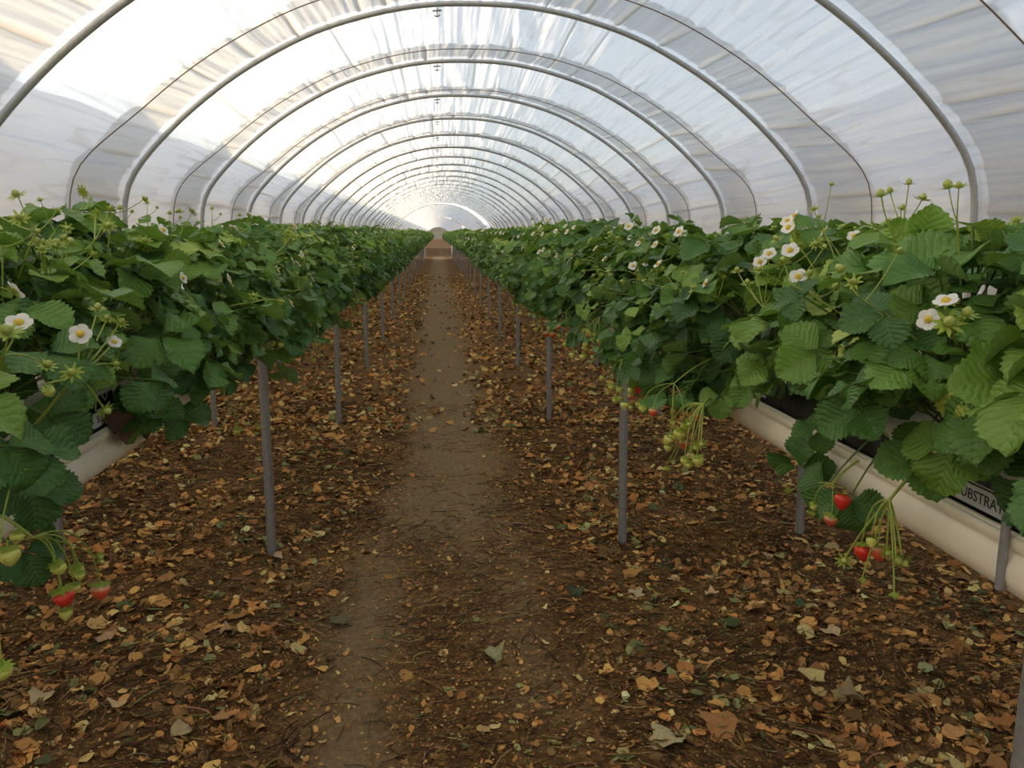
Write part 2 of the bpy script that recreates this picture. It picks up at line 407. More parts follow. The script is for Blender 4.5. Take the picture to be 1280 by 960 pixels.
def truss(parent, origin, node, tips, thick=.0026, name='fruit_truss', up=.03, inv=None, mid=None):
    """a stalk from origin to node that splits to tips [(pos, kind, scale[, facing])]; world or parent-local points"""
    loc = (lambda p: (inv @ Vector(p))) if inv is not None else Vector
    rot = inv.to_3x3() if inv is not None else Matrix.Identity(3)
    mb = MB(); o_, n_ = loc(origin), loc(node)
    mb.tube(arc(o_, n_, up, 8), (thick, thick*.85), 7, 0)
    jobs = []
    for tp in tips:
        p, kind, sc = loc(tp[0]), tp[1], tp[2]
        openz = FR[kind][2]
        d = (p-n_)
        face = rot @ Vector(tp[3]) if len(tp) > 3 else (Vector((d.x, d.y, abs(d.z)*.3+.02)) if openz else None)
        if openz: pts = arc(n_, p, .02 if d.z < .02 else -.01, 7)
        else: pts = arc(n_, p+Vector((0, 0, .011*sc)), .0, 7, sag=Vector((d.x*.35, d.y*.35, abs(d.z)*.35)))
        mb.tube(pts, (thick*.6, thick*.42), 5, 0)
        jobs.append((kind, p, face, sc))
    t = mb.build(name, [M['stem']], parent)
    for kind, p, face, sc in jobs: put_fruit(kind, p, t, face, sc)
    return t

# ------------------------------------------------------------------ the plan of the rows
ROWS = {'right': (.905, 1), 'left': (-.83, -1)}
OUTER = {'right': 1.84, 'left': -1.82}
POST_Y0, POST_DY = 1.12, 2.79
END_Y = 54.2
GUT_Z = 1.045
CROWN = 1.23

# ------------------------------------------------------------------ plant prototypes
def random_trusses(root, r, lod, flowers, hang):
    for k in range(flowers):
        o = Vector((r.gauss(0, .02), r.gauss(0, .03), .02))
        az = PI + r.gauss(0, .7); el = r.uniform(.15, 1.2)
        n_ = Vector((.315*math.cos(el)*math.cos(az), .21*math.cos(el)*math.sin(az), .04+.345*math.sin(el)))
        tips = []
        for j in range(r.choice((2, 3, 3, 4)) if lod == 'hi' else r.choice((1, 2))):
            d = Vector((math.cos(az)*.6*math.cos(el)+r.gauss(0, .5), r.gauss(0, .5), .6*math.sin(el)+r.gauss(.1, .3))).normalized()
            kd = r.choices(('flower', 'bud', 'young'), (3, 3, 3) if lod == 'hi' else (5, 2, 2))[0]
            face = Vector((-.8+r.gauss(0, .3), -.35+r.gauss(0, .3), .45)) if kd == 'flower' else d
            tips.append((n_+d*r.uniform(.05, .10), kd, r.uniform(.9, 1.15), face))
        truss(root, o, n_, tips, .0019, 'flower_stalk', .05)
    for k in range(hang):
        o = Vector((-.08, r.gauss(0, .04), 0)); n_ = Vector((-.25+r.gauss(0, .02), r.gauss(0, .06), -.04+r.gauss(0, .02)))
        tips = []
        for j in range(r.randint(4, 8) if lod == 'hi' else 4):
            tips.append((n_+Vector((r.gauss(-.015, .03), r.gauss(0, .045), -r.uniform(.05, .17))), r.choices(('green', 'small', 'young', 'half', 'red'), (4, 4, 2, 1, .6))[0], r.uniform(.8, 1.1)))
        truss(root, o, n_, tips, .0021, 'fruit_truss', .06)
PROTO = {}
def proto(key, lod, seed, nleaf, flowers, hang, **kw):
    root = empty('strawberry_plant')
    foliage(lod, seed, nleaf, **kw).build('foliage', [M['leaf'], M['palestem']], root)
    random_trusses(root, random.Random(seed+5), lod, flowers, hang)
    PROTO.setdefault(key, []).append(root); root['category'] = 'plant'
for i in range(6): proto('near', 'hi', 1000+i, 42, (2, 2, 3, 1, 2, 2)[i], 0, skirt=.05, rx=.25)
for i in range(7): proto('hi', 'hi', 1100+i, 52, (2, 2, 3, 1, 2, 2, 3)[i], (0, 0, 1, 0, 0, 1, 0)[i], skirt=.85, rx=.30)
for i in range(6): proto('mid', 'mid', 1200+i, 50, (2, 2, 2, 1, 1, 2)[i], (1, 0, 0, 0, 0, 1)[i], skirt=1.2, rx=.31)
for i in range(4): proto('low', 'low', 1300+i, 44, (1, 1, 1, 0)[i], 0, skirt=1.35, rx=.31)
for i in range(3): proto('back', 'low', 1400+i, 26, 0, 0, skirt=.7, rx=.28, scale=1.15)
USED = set()
def place(key, loc, rz, sc, label, group):
    P = rng.choice(PROTO[key])
    if P.name in USED: o = copy_tree(P)
    else: o = P; USED.add(P.name)
    o.location = loc; o.rotation_euler = (0, 0, rz); o.scale = sc
    tag(o, label, 'plant', group); return o
ORD = 'first second third fourth fifth sixth seventh eighth ninth tenth eleventh twelfth thirteenth fourteenth fifteenth sixteenth seventeenth eighteenth'.split()
PITCH_Y = .215
PLANTS = {}
N_SINGLE = 115
START = {'right': .80, 'left': 1.02}
SKIP = {'right': 0, 'left': 1}
for side, (X, sg) in ROWS.items():
    for i in range(N_SINGLE):
        y = START[side] + i*PITCH_Y + rng.gauss(0, .025)
        z = CROWN; x = X + sg*(.03 if i % 2 else -.03) + rng.gauss(0, .012)
        key = 'near' if y < 2.1 else 'hi' if y < 6.2 else 'mid' if y < 13 else 'low'
        bay = max(0, int((y-POST_Y0)//POST_DY) - SKIP[side])
        if i < 18:
            lab = f'leafy strawberry plant, {ORD[i]} from the camera along the aisle side of the {side}-hand bed'; grp = 'nearest strawberry plants'
        elif bay < 6:
            lab = f'leafy strawberry plant between the {ORD[bay]} and {ORD[bay+1]} posts of the {side}-hand aisle edge'; grp = f'plants between {ORD[bay]} and {ORD[bay+1]} posts on the {side}'
        else:
            lab = f'small strawberry plant in the distant stretch of the {side}-hand bed'; grp = f'distant plants of the {side} bed'
        s = rng.uniform(.92, 1.1)
        hz = s*rng.uniform(.93, 1.05)*(.93 if y < 3.2 else .98)
        o = place(key, (x, y, z), (0 if sg > 0 else PI) + rng.gauss(0, .3), (s, s, hz), lab, grp)
        PLANTS[side, i] = o
    for i in range(33):
        y = .8 + i*.26 + rng.gauss(0, .03)
        s = rng.uniform(.95, 1.12)
        place('back', (OUTER[side]+rng.gauss(0, .03), y, CROWN), rng.uniform(0, 6), (s, s, s*.98), f'strawberry plant in the outer row behind the {side}-hand aisle bed', f'outer row plants on the {side}')

# everything farther: too many to count, one mass
mb = MB(); r = random.Random(55)
def far_leaf(x0, y, sg, big=1.0):
    az = r.uniform(0, 2*PI)
    if r.random() < .5: az = (PI if sg > 0 else 0)+r.gauss(0, .8)
    el = r.uniform(-.45, 1.5)
    tip = Vector((x0+.31*math.cos(el)*math.cos(az), y+.1*math.sin(az), CROWN+.03+(.40 if el > 0 else .34)*math.sin(el)))
    nrm = Vector((math.cos(az)*math.cos(el), math.sin(az)*.5, .5+.6*max(0, math.sin(el)))) + Vector((r.gauss(0, .3), r.gauss(0, .4), r.gauss(0, .2)))
    V, F, L = r.choice(LEAF['low'])
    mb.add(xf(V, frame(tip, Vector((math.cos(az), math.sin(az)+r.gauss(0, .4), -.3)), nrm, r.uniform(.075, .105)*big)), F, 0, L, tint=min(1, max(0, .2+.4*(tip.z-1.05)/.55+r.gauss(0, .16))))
for side, (X, sg) in ROWS.items():
    y = START[side]+N_SINGLE*PITCH_Y
    while y < END_Y-.2:
        far_leaf(X, y, sg, 1.12); y += .0095
    y = 9.4
    while y < END_Y-.2:
        far_leaf(OUTER[side], y, -sg, 1.25); y += .022
    y = 58.5
    while y < 99:
        far_leaf(X, y, sg, 1.5); y += .022
tag(mb.build('strawberry_foliage', [M['leaf'], M['palestem']]), 'green mass of strawberry plants running on to the far end of the beds', 'foliage', kind='stuff')

# ------------------------------------------------------------------ gutters, bags, posts
def gutter(side, X, y0, y1, label):
    prof = [(-.098,.088),(-.104,.090),(-.108,.086),(-.108,.072),(-.103,.068),(-.103,.064),(-.107,.060),(-.113,.045),(-.113,.028),(-.106,.010),(-.092,.0),(-.06,.002),(-.03,.012),(0,.016)]
    prof = prof + [(-x, z) for x, z in prof[-2::-1]]
    inner = [(x*.955, z+.004) for x, z in prof[::-1]]
    ring = prof + inner
    mb = MB(); n = len(ring)
    ys = np.arange(y0, y1+.01, 1.0)
    V = []
    for j, y in enumerate(ys):
        dz = .006*math.sin(y*2.25+1) + .003*math.sin(y*5)
        for (x, z) in ring: V.append((X+x, y, GUT_Z+z+dz))
    F = [(j*n+k, j*n+(k+1) % n, (j+1)*n+(k+1) % n, (j+1)*n+k) for j in range(len(ys)-1) for k in range(n)]
    for base in (0, (len(ys)-1)*n):
        for k in range(len(prof)-1): F.append((base+k, base+k+1, base+n-2-k, base+n-1-k))
    mb.add(V, F, 0)
    o = mb.build('growing_gutter', [M['gutter']], attrs=())
    tag(o, label, 'gutter', 'white growing gutters under the beds')
for side, (X, sg) in ROWS.items():
    gutter(side, X, -1, END_Y, f'long cream plastic gutter along the aisle edge of the {side}-hand bed')
    gutter(side, OUTER[side], -1, END_Y, f'cream gutter under the outer row behind the {side}-hand aisle bed')
    gutter(side, X, 58.3, 99, f'far gutter of the {side}-hand bed in the next tunnel beyond the gap')

def bag_mesh(seed):
    r = random.Random(seed); mb = MB()
    Ln, W = .99, .176
    prof = [(-.080,.0),(-.088,.03),(-.090,.08),(-.088,.135),(-.078,.152),(-.055,.162),(-.02,.166),(.02,.166),(.055,.162),(.078,.152),(.088,.135),(.090,.08),(.088,.03),(.080,.0)]
    ys = [-.5,-.49,-.46,-.4,-.3,-.2,-.1,0,.1,.2,.3,.4,.46,.49,.5]; n = len(prof); V = []
    for y in ys:
        e = 1-max(0, (abs(y)-.43)/.07)**2*.75
        for x, z in prof:
            V.append((x*(1-.15*(1-e)) + r.gauss(0, .0012), y*Ln, z*e + r.gauss(0, .0012)))
    F = []; mi = []
    for j in range(len(ys)-1):
        for k in range(n-1):
            F.append((j*n+k, j*n+k+1, (j+1)*n+k+1, (j+1)*n+k)); mi.append(1 if 3 <= k <= n-5 else 0)
        F.append((j*n+n-1, j*n, (j+1)*n, (j+1)*n+n-1)); mi.append(0)
    mb.add(V, F, 0); mb.m[-1] = np.array(mi)
    return mb.mesh('grow_bag', [M['bag'], M['bagtop']], attrs=())
BAGS = [bag_mesh(i) for i in range(3)]
def text_mesh(name, body, size):
    cu = bpy.data.curves.new(name, 'FONT'); cu.body = body; cu.size = size; cu.extrude = .0003; cu.align_x = 'CENTER'; cu.align_y = 'CENTER'; cu.resolution_u = 3
    o = bpy.data.objects.new(name, cu); COL.objects.link(o)
    dg = bpy.context.evaluated_depsgraph_get(); me = bpy.data.meshes.new_from_object(o.evaluated_get(dg))
    bpy.data.objects.remove(o); return me
T_SUB = text_mesh('printed_word', 'SUBSTRAT', .024); T_SUB.materials.clear(); T_SUB.materials.append(M['ink2'])
T_OVO = text_mesh('printed_word', 'OVOA', .03); T_OVO.materials.clear(); T_OVO.materials.append(M['ink'])
def outline_mesh(pts, w):
    mb = MB(); n = len(pts)
    mb.tube([(x, y, 0) for x, y in pts+[pts[0]]], w, 4, 0)
    return mb.mesh('printed_frame', [M['ink']], attrs=())
def quad_mesh(w, h):
    mb = MB(); V = [(-w/2,-h/2,-.0002),(w/2,-h/2,-.0002),(w/2,h/2,-.0002),(-w/2,h/2,-.0002),(-w/2,-h/2,.0004),(w/2,-h/2,.0004),(w/2,h/2,.0004),(-w/2,h/2,.0004)]
    mb.add(V, [(3,2,1,0),(4,5,6,7),(0,1,5,4),(1,2,6,5),(2,3,7,6),(3,0,4,7)], 0); return mb.mesh('printed_label', [M['ink']], attrs=(), smooth=False)
Q_BOX = quad_mesh(.15, .032); Q_BAR = quad_mesh(.11, .006)
LOGO = outline_mesh([(-.055, .0), (.055, .0), (.045, .034), (.02, .034), (.0, .012), (-.02, .034), (-.045, .034)], .0012)
def on_bag(bag, me, name, y, z, sg, parent=None, dx=0):
    o = bpy.data.objects.new(name, me); COL.objects.link(o); o.parent = parent or bag
    # face of the bag that looks to the aisle: x = -.0905*sg ; text runs along the row, upright
    X = Vector((0, -1 if sg > 0 else 1, 0)); Z = Vector((-sg, 0, 0)); Y = Vector((0, 0, 1))
    m = Matrix((X, Y, Z)).transposed().to_4x4(); m.translation = Vector((-sg*(.0912+dx), y, z))
    o.matrix_local = m; return o
for side, (X, sg) in ROWS.items():
    for i in range(SKIP[side], 12):
        y = .65 + i*1.02 + (.19 if sg > 0 else -.1)
        b = bpy.data.objects.new('grow_bag', BAGS[i % 3]); COL.objects.link(b)
        b.location = (X, y, GUT_Z+.021)
        tag(b, f'black grow bag with white top lying in the {side}-hand gutter, {ORD[i-SKIP[side]]} from the camera', 'grow bag', f'grow bags in the {side} gutter')
        if i < 4:
            q = on_bag(b, Q_BOX, 'printed_label', .30, .088, sg, dx=.0)
            on_bag(b, T_SUB, 'printed_word', .30, .088, sg, b, .0006)
            on_bag(b, LOGO, 'printed_emblem', .30, .108, sg, b, -.0005)
            on_bag(b, T_OVO, 'printed_word', .16, .108, sg, b, .0)
            on_bag(b, Q_BAR, 'printed_bar', .17, .080, sg, b, .0)

def post_mesh():
    mb = MB(); zs = [-.05, .3, .7, GUT_Z-.012]
    mb.tube([(0, 0, z) for z in zs], .0215, 16, 0, caps=True)
    return mb.mesh('tube', [M['steel']], attrs=())
def bracket_mesh():
    mb = MB()
    mb.tube([(-.05, 0, GUT_Z+.004), (0, 0, GUT_Z-.008), (.05, 0, GUT_Z+.004)], .008, 8, 0, caps=True)
    for s in (-1, 1):
        mb.tube([(s*.120, 0, GUT_Z+.006), (s*.121, 0, GUT_Z+.06), (s*.120, 0, GUT_Z+.15)], .0066, 10, 0, caps=True)
    lathe(mb, [(.0225, GUT_Z-.06), (.028, GUT_Z-.058), (.028, GUT_Z-.02), (.0225, GUT_Z-.018)], 16, 0)
    return mb.mesh('cradle', [M['steel']], attrs=())
PM, BM = post_mesh(), bracket_mesh()
def post(x, y, label, group):
    t = empty('support_post', (x, y, 0)); tag(t, label, 'post', group)
    for nm, me in (('tube', PM), ('cradle', BM)):
        o = bpy.data.objects.new(nm, me); COL.objects.link(o); o.parent = t
        if nm == 'cradle' and x == ROWS['right'][0]-.045: o.location.x = .04
    t.rotation_euler = (rng.gauss(0, .006), rng.gauss(0, .006), rng.gauss(0, .05))
for side, (X, sg) in ROWS.items():
    for i in range(SKIP[side], 20):
        y = POST_Y0 + i*POST_DY + rng.gauss(0, .02)
        if y > END_Y: break
        if i == 0 and sg > 0: y = 1.04
        if i < 9: post(X-(.045 if i == 0 and sg > 0 else 0), y, f'grey steel tube post, {ORD[i-SKIP[side]]} from the camera under the aisle edge of the {side}-hand bed', f'posts of the {side} aisle edge')
        else: post(X, y, f'thin grey post in the distant run along the {side} side of the path', f'distant posts on the {side}')
    for i in range(1, 8):
        y = POST_Y0 + i*POST_DY + .02
        post(OUTER[side], y, f'grey tube post, {ORD[i-1]} from the camera under the outer row behind the {side}-hand bed', f'posts of the {side} outer row')
    post(X, END_Y-.1, f'last grey post at the far gap end of the {side}-hand bed', 'end posts')

# ------------------------------------------------------------------ tunnel: arches, film, cords
TC = .385
PROF = [(0,3.53),(.5,3.505),(1.0,3.405),(1.5,3.235),(2.05,2.94),(2.5,2.61),(2.85,2.28),(3.04,2.04),(3.115,1.84),(3.135,1.6),(3.14,1.2),(3.14,.6),(3.14,-.05)]
def dense(n):
    P = np.array(PROF); 
    d = np.concatenate([[0], np.cumsum(np.linalg.norm(np.diff(P, axis=0), axis=1))])
    # smooth by Catmull-Rom then resample
    out = []
    for i in range(len(P)-1):
        p0 = P[i-1] if i else np.array([-P[1][0], P[1][1]]); p1, p2 = P[i], P[i+1]; p3 = P[i+2] if i+2 < len(P) else 2*P[i+1]-P[i]
        for t in np.linspace(0, 1, 12, endpoint=False):
            out.append(.5*((2*p1)+(-p0+p2)*t+(2*p0-5*p1+4*p2-p3)*t*t+(-p0+3*p1-3*p2+p3)*t**3))
    out.append(P[-1]); H = np.array(out)
    full = np.vstack([H[::-1]*[-1, 1], H[1:]])
    s = np.concatenate([[0], np.cumsum(np.linalg.norm(np.diff(full, axis=0), axis=1))])
    ss = np.linspace(0, s[-1], n)
    Q = np.stack([np.interp(ss, s, full[:, 0]), np.interp(ss, s, full[:, 1])], 1)
    T = np.gradient(Q, axis=0); T /= np.linalg.norm(T, axis=1)[:, None]
    Nn = np.stack([-T[:, 1], T[:, 0]], 1)            # outward (up at the crown)
    return Q, Nn, ss - s[-1]/2
A0, ADY = 7.72, 2.45
ARCH_Y = [A0 + k*ADY for k in range(-8, 20)]
Qa, Na, Sa = dense(90)
def arch_mesh():
    mb = MB(); mb.tube([(TC+q[0], 0, q[1]) for q in Qa], .0235, 10, 0)
    return mb.mesh('tunnel_arch', [M['arch']], attrs=())
AM = arch_mesh()
clip = MB()
clip.tube([(TC-.36, 0, 3.49), (TC-.36, .0, 3.42)], .006, 6, 0); clip.tube([(TC-.385, 0, 3.425), (TC-.36, 0, 3.415), (TC-.335, 0, 3.43)], .006, 6, 0)
clip.tube([(TC-.40, 0, 3.462), (TC-.32, 0, 3.468)], .008, 6, 0)
CLIP = clip.mesh('wire_clip', [M['steel']], attrs=())
vis = [y for y in ARCH_Y if y > 4]
for y in ARCH_Y:
    if y < 2.5: continue
    o = bpy.data.objects.new('tunnel_arch', AM); COL.objects.link(o); o.location = (0, y, 0)
    k = vis.index(y) if y in vis else -1
    if k == -1: lab, g = 'curved steel tunnel arch just ahead of the camera, mostly above the frame', None
    elif k < 10: lab, g = f'grey steel tunnel arch, {ORD[k]} one ahead of the camera with both feet behind the beds', 'nearer tunnel arches'
    else: lab, g = 'thin steel arch in the crowded distant run near the tunnel end', 'distant tunnel arches'
    tag(o, lab, 'arch', g)
    if -1 < k < 10:
        c = bpy.data.objects.new('wire_clip', CLIP); COL.objects.link(c); c.parent = o

def film(name, xc, y0, k_n, per_bay, ns, seed, amp=1.0, phase=0.0):
    Q, Nn, S = dense(ns)
    ts = []
    for k in range(k_n):
        nb = per_bay(k)
        ts += [(k, j/nb) for j in range(nb)]
    ts.append((k_n-1, 1.0))
    V = []; L = []; TI = []
    leg = smoothstep(2.0, 2.6, Q[:, 1])
    folds = []
    fr = np.random.default_rng(int(seed*10))
    for k in range(k_n):
        fs = []
        n1_, n2_ = (27, 60) if ns > 200 else (12, 0)
        for j_ in range(n1_):                       # long pleats gathered from the cord to the farther arch
            fs.append((S[0]+(S[-1]-S[0])*(j_+.5+fr.normal(0, .22))/n1_, fr.normal(0, .06), fr.choice([-.1, .3, .42, .46]), fr.uniform(.95, 1.15), fr.uniform(.016, .03), fr.uniform(.65, 1.0)))
        for _ in range(n2_):                       # short puckers at the arches and under the cord
            c_ = fr.choice([0, .5, 1.0]); h_ = fr.uniform(.06, .22)
            fs.append((fr.uniform(S[0], S[-1]), fr.normal(0, .12), c_-h_, c_+h_, fr.uniform(.009, .016), fr.uniform(.25, .7)))
        folds.append(fs)
    for (k, t) in ts:
        fd = np.zeros(len(S))
        for (s0, sl, ta, tb, wd, A_) in folds[k]:
            if ta < t < tb:
                e_ = min(1, (t-ta)*6, (tb-t)*6)
                fd = np.maximum(fd, A_*e_*np.exp(-((S-s0-sl*(t-.5))/wd)**2))
        Y = y0 + (k+t)*ADY
        tri = 1-abs(2*t-1)                              # 0 on the arches, 1 under the cord
        D = (.05+.075*leg)*tri**.9
        nz = np.empty(len(S))
        for i, s in enumerate(S):
            sh = .25*noise.noise((s*.6, Y*.5, seed+3.1))
            a = noise.noise((s*3.1+sh*2, Y*.22+k*.7, seed)); b = noise.noise((s*8.5+sh*3, Y*.35+k*3.3, seed+9)); c = noise.noise((s*1.2, Y*1.2, seed+21))
            nz[i] = .030*(1-2.2*abs(a)) + .014*(1-2*abs(b))*(.4+.6*tri) + .008*c
        env = .25+.75*np.sqrt(max(0, min(1, min(t, 1-t)*6)))
        off = .030 - D + amp*env*nz*(.8 if .46 < t < .54 else 1)
        off = np.maximum(off - .042*fd*amp, -.24); TI.append(np.clip(fd*1.5-.4, 0, 1))
        V.append(np.stack([xc+Q[:, 0]+Nn[:, 0]*off, np.full(len(S), Y), Q[:, 1]+Nn[:, 1]*off], 1))
        L.append(np.stack([S, np.full(len(S), Y), np.full(len(S), t)], 1))
    V = np.vstack(V); L = np.vstack(L); n = len(S); m = len(ts)
    idx = np.arange(m*n).reshape(m, n)
    F = np.stack([idx[:-1, :-1], idx[:-1, 1:], idx[1:, 1:], idx[1:, :-1]], -1).reshape(-1, 4)[:, ::-1]
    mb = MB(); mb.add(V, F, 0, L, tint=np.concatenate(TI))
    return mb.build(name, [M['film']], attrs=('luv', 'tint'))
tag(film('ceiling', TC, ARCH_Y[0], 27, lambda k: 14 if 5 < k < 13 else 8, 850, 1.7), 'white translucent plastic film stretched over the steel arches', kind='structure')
# cords that hold the film down, half way between arches
for k, y in enumerate(ARCH_Y[:-1]):
    if y < 1: continue
    mb = MB(); leg = smoothstep(2.0, 2.6, Qa[:, 1]); off = .004-(.05+.075*leg)
    zig = .10*np.sin(np.linspace(0, 1, len(Qa))*PI*3)
    mb.tube([(TC+q[0]+n[0]*d, y+ADY*.5+0*z, q[1]+n[1]*d) for q, n, d, z in zip(Qa, Na, off, zig)], .0045, 6, 0)
    o = mb.build('tie_cord', [M['cord']], attrs=())
    kk = k-[i for i, v in enumerate(ARCH_Y) if v >= 1][0]
    if kk < 10: tag(o, f'thin brown cord arched across the film in the {ORD[kk]} bay ahead of the camera', 'cord', 'cords across the nearer bays')
    else: tag(o, 'thin cord across the film in one of the crowded distant bays', 'cord', 'cords across the distant bays')
# the tunnels beyond the gaps and the two that stand alongside
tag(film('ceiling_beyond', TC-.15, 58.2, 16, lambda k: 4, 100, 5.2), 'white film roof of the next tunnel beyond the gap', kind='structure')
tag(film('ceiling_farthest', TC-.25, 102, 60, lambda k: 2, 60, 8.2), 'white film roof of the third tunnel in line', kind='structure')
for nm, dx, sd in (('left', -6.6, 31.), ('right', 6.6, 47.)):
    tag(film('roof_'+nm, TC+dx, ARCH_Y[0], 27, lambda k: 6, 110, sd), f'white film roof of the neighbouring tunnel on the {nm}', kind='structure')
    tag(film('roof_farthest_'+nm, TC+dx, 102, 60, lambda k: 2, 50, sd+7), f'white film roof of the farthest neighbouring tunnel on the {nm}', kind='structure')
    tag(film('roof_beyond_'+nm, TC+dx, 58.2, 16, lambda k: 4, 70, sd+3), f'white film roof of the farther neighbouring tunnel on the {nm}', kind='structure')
for k in range(0, 3):
    o = bpy.data.objects.new('tunnel_arch', AM); COL.objects.link(o); o.location = (-.15, 58.2+k*ADY*1.0, 0)
    tag(o, f'pale arch at the mouth of the next tunnel, {ORD[k]} past the bright gap', 'arch', 'arches past the gap')

# ------------------------------------------------------------------ ground
def hgt(x, y):
    return .018*noise.noise((x*1.3, y*1.3, 0)) + .014*noise.noise((x*4.1, y*4.1, 5)) + .006*noise.noise((x*13, y*13, 9)) + .03*float(smoothstep(.3, .9, abs(x))) - .015
def bare(x, y):
    w = .07*noise.noise((y*.8, 3, 1))
    a = math.exp(-((x+.30+w)/.17)**2)*(1-float(smoothstep(3.6, 4.6, y)))
    b = math.exp(-((x-.02+w)/.36)**4)*float(smoothstep(3.2, 4.6, y))
    c = math.exp(-((x-.34+w)/.13)**2)*.55*float(smoothstep(2.0, 3.2, y))
    p = .35*noise.noise((x*2.3, y*1.3, 12))
    return max(0, min(1, max(a, b, c)+p*.8))
def axis(a, b, st): return list(np.arange(a, b-1e-6, st))
xs = axis(-60, -12, 12)+axis(-12, -3, 1.5)+axis(-3, -1.6, .12)+axis(-1.6, 1.6, .035)+axis(1.6, 3, .12)+axis(3, 12, 1.5)+axis(12, 60.1, 12)
ys = axis(-30, 0, 5)+axis(0, 1, .2)+axis(1, 6.5, .035)+axis(6.5, 14, .1)+axis(14, 60, .8)+axis(60, 260.1, 10)
V = []; pathv = []
for y in ys:
    for x in xs:
        near = abs(x) < 3 and 0 < y < 60
        V.append((x, y, hgt(x, y) if near else 0)); pathv.append(bare(x, y) if near else .2)
n = len(xs); F = [(j*n+k, j*n+k+1, (j+1)*n+k+1, (j+1)*n+k) for j in range(len(ys)-1) for k in range(n-1)]
mb = MB(); mb.add(V, F, 0)
fl = mb.build('floor', [M['soil']], attrs=())
fl.data.attributes.new('path', 'FLOAT', 'POINT').data.foreach_set('value', np.array(pathv, np.float32))
tag(fl, 'brown soil floor with a trodden path between the beds', kind='structure')

# wooded rise far beyond the tunnels
hx = np.linspace(-90, 90, 61); hy = np.linspace(272, 310, 9); V = []
for j, y in enumerate(hy):
    for x in hx:
        b_ = math.sin(PI*min(1, j/8*1.0)) if j < 8 else 0
        V.append((x, y, b_*(7+3*noise.noise((x*.05, 1, 2))+1.2*noise.noise((x*.3, y*.2, 2)))-.2))
mb = MB(); mb.add(V, [(j*61+k, j*61+k+1, (j+1)*61+k+1, (j+1)*61+k) for j in range(8) for k in range(60)], 0)
tag(mb.build('hill', [simple('hill_soil', (.2, .15, .09), .9, scale=.4, var=.4)], attrs=()), 'brown rise of land far beyond the tunnels', kind='structure')

# dry litter
def frag(nu, nv, seed):
    r = random.Random(seed); V = []; c1, c2, tw = r.uniform(-1.0, 1.4), r.uniform(-.7, 1.0), r.uniform(-.8, .8); p = r.uniform(0, 6)
    for i in range(nu+1):
        u = i/nu; w = (.25+.75*math.sin(PI*min(1, .12+u*.8)))*.42*(1+.18*math.sin(9*u+p))
        for j in range(nv+1):
            v = -1+2*j/nv; x = v*w*(1+.12*math.sin(13*u+5*v+p)); y = u-.5
            V.append((x, y, c1*x*x+c2*y*y*.8+tw*x*y+.06*math.sin(11*u+p)*v+.04))
    return np.array(V), np.array([(i*(nv+1)+j, i*(nv+1)+j+1, (i+1)*(nv+1)+j+1, (i+1)*(nv+1)+j) for i in range(nu) for j in range(nv)])
FRAG = [frag(4, 3, i) for i in range(16)]; FRAGH = [frag(8, 5, 50+i) for i in range(10)]; FRAGL = [frag(2, 2, 90+i) for i in range(8)]
HUES = [(.23,.125,.05),(.30,.165,.065),(.15,.08,.036),(.33,.215,.105),(.10,.058,.028),(.24,.195,.105),(.125,.13,.066),(.055,.062,.03),(.38,.285,.16),(.22,.10,.04)]
def hue(r, x, y):
    z = noise.noise((x*1.1, y*.9, 40)); g = noise.noise((x*1.6+5, y*1.0, 70))
    w = [3, 2.4, 3, .9+max(0, z)*2, 2.4, .8, .5+max(0, g)*5, .4+max(0, g)*4, .25, 2.5]
    h = r.choices(HUES, w)[0]; k = r.uniform(.6, 1.2); return tuple(min(.85, c*k*2.75*q) for c, q in zip(h, (1.06, 1.06, .86)))
def rand_xf(r, x, y, size, flat=.35, lift=.004):
    m = Matrix.Translation((x, y, hgt(x, y)+lift+r.random()*.006)) @ Matrix.Rotation(r.uniform(0, 6.28), 4, 'Z') @ Matrix.Rotation(r.gauss(0, flat), 4, 'X') @ Matrix.Rotation(r.gauss(0, flat), 4, 'Y')
    return m @ Matrix.Diagonal((size*r.uniform(.6, 1.1), size, size*r.uniform(.5, 1.2), 1))
mb = MB(); r = random.Random(21)
def clear(x, y): return r.random() < bare(x, y)*.93
def dens(x, y): return noise.noise((x*1.7, y*1.5, 33)) + .5*noise.noise((x*4.5, y*4, 35))
for _ in range(21000):
    x, y = r.uniform(-2.6, 2.7), 1.1+6.4*r.random()**1.15
    if clear(x, y) or dens(x, y) < r.uniform(-.8, .25): continue
    edge = .5+.5*float(smoothstep(.35, .7, abs(x-.05)))
    size = r.uniform(.016, .055)*edge*(1.6 if r.random() < .16 else 1)
    V, F = r.choice(FRAG); mb.add(xf(V, rand_xf(r, x, y, size)), F, 0, hue=hue(r, x, y))
for _ in range(24000):
    x, y = r.uniform(-2.7, 2.8), 6.5+26*r.random()**1.6
    if clear(x, y) or dens(x, y) < r.uniform(-.8, .2): continue
    V, F = r.choice(FRAGL); mb.add(xf(V, rand_xf(r, x, y, r.uniform(.03, .085), .45)), F, 0, hue=hue(r, x, y))
for _ in range(60000):
    x, y = r.uniform(-2.2, 2.3), 1.1+5.6*r.random()**1.25
    if r.random() < bare(x, y)*.8: continue
    s = r.uniform(.004, .013); m = np.array(rand_xf(r, x, y, s, .5, .002))
    V = np.array([(-.4, -.5, 0), (.4, -.4, .1), (.35, .5, 0), (-.3, .45, .12)])
    mb.add(xf(V, m), [(0, 1, 2, 3)], 0, hue=hue(r, x, y))
tag(mb.build('leaf_litter', [M['litter']], attrs=('hue',)), 'dry brown and grey-green leaf litter strewn beneath the beds', 'leaf litter', kind='stuff')
mb = MB()
SH = [(.12,.065,.028),(.19,.105,.042),(.06,.034,.017),(.38,.24,.10),(.5,.36,.18)]
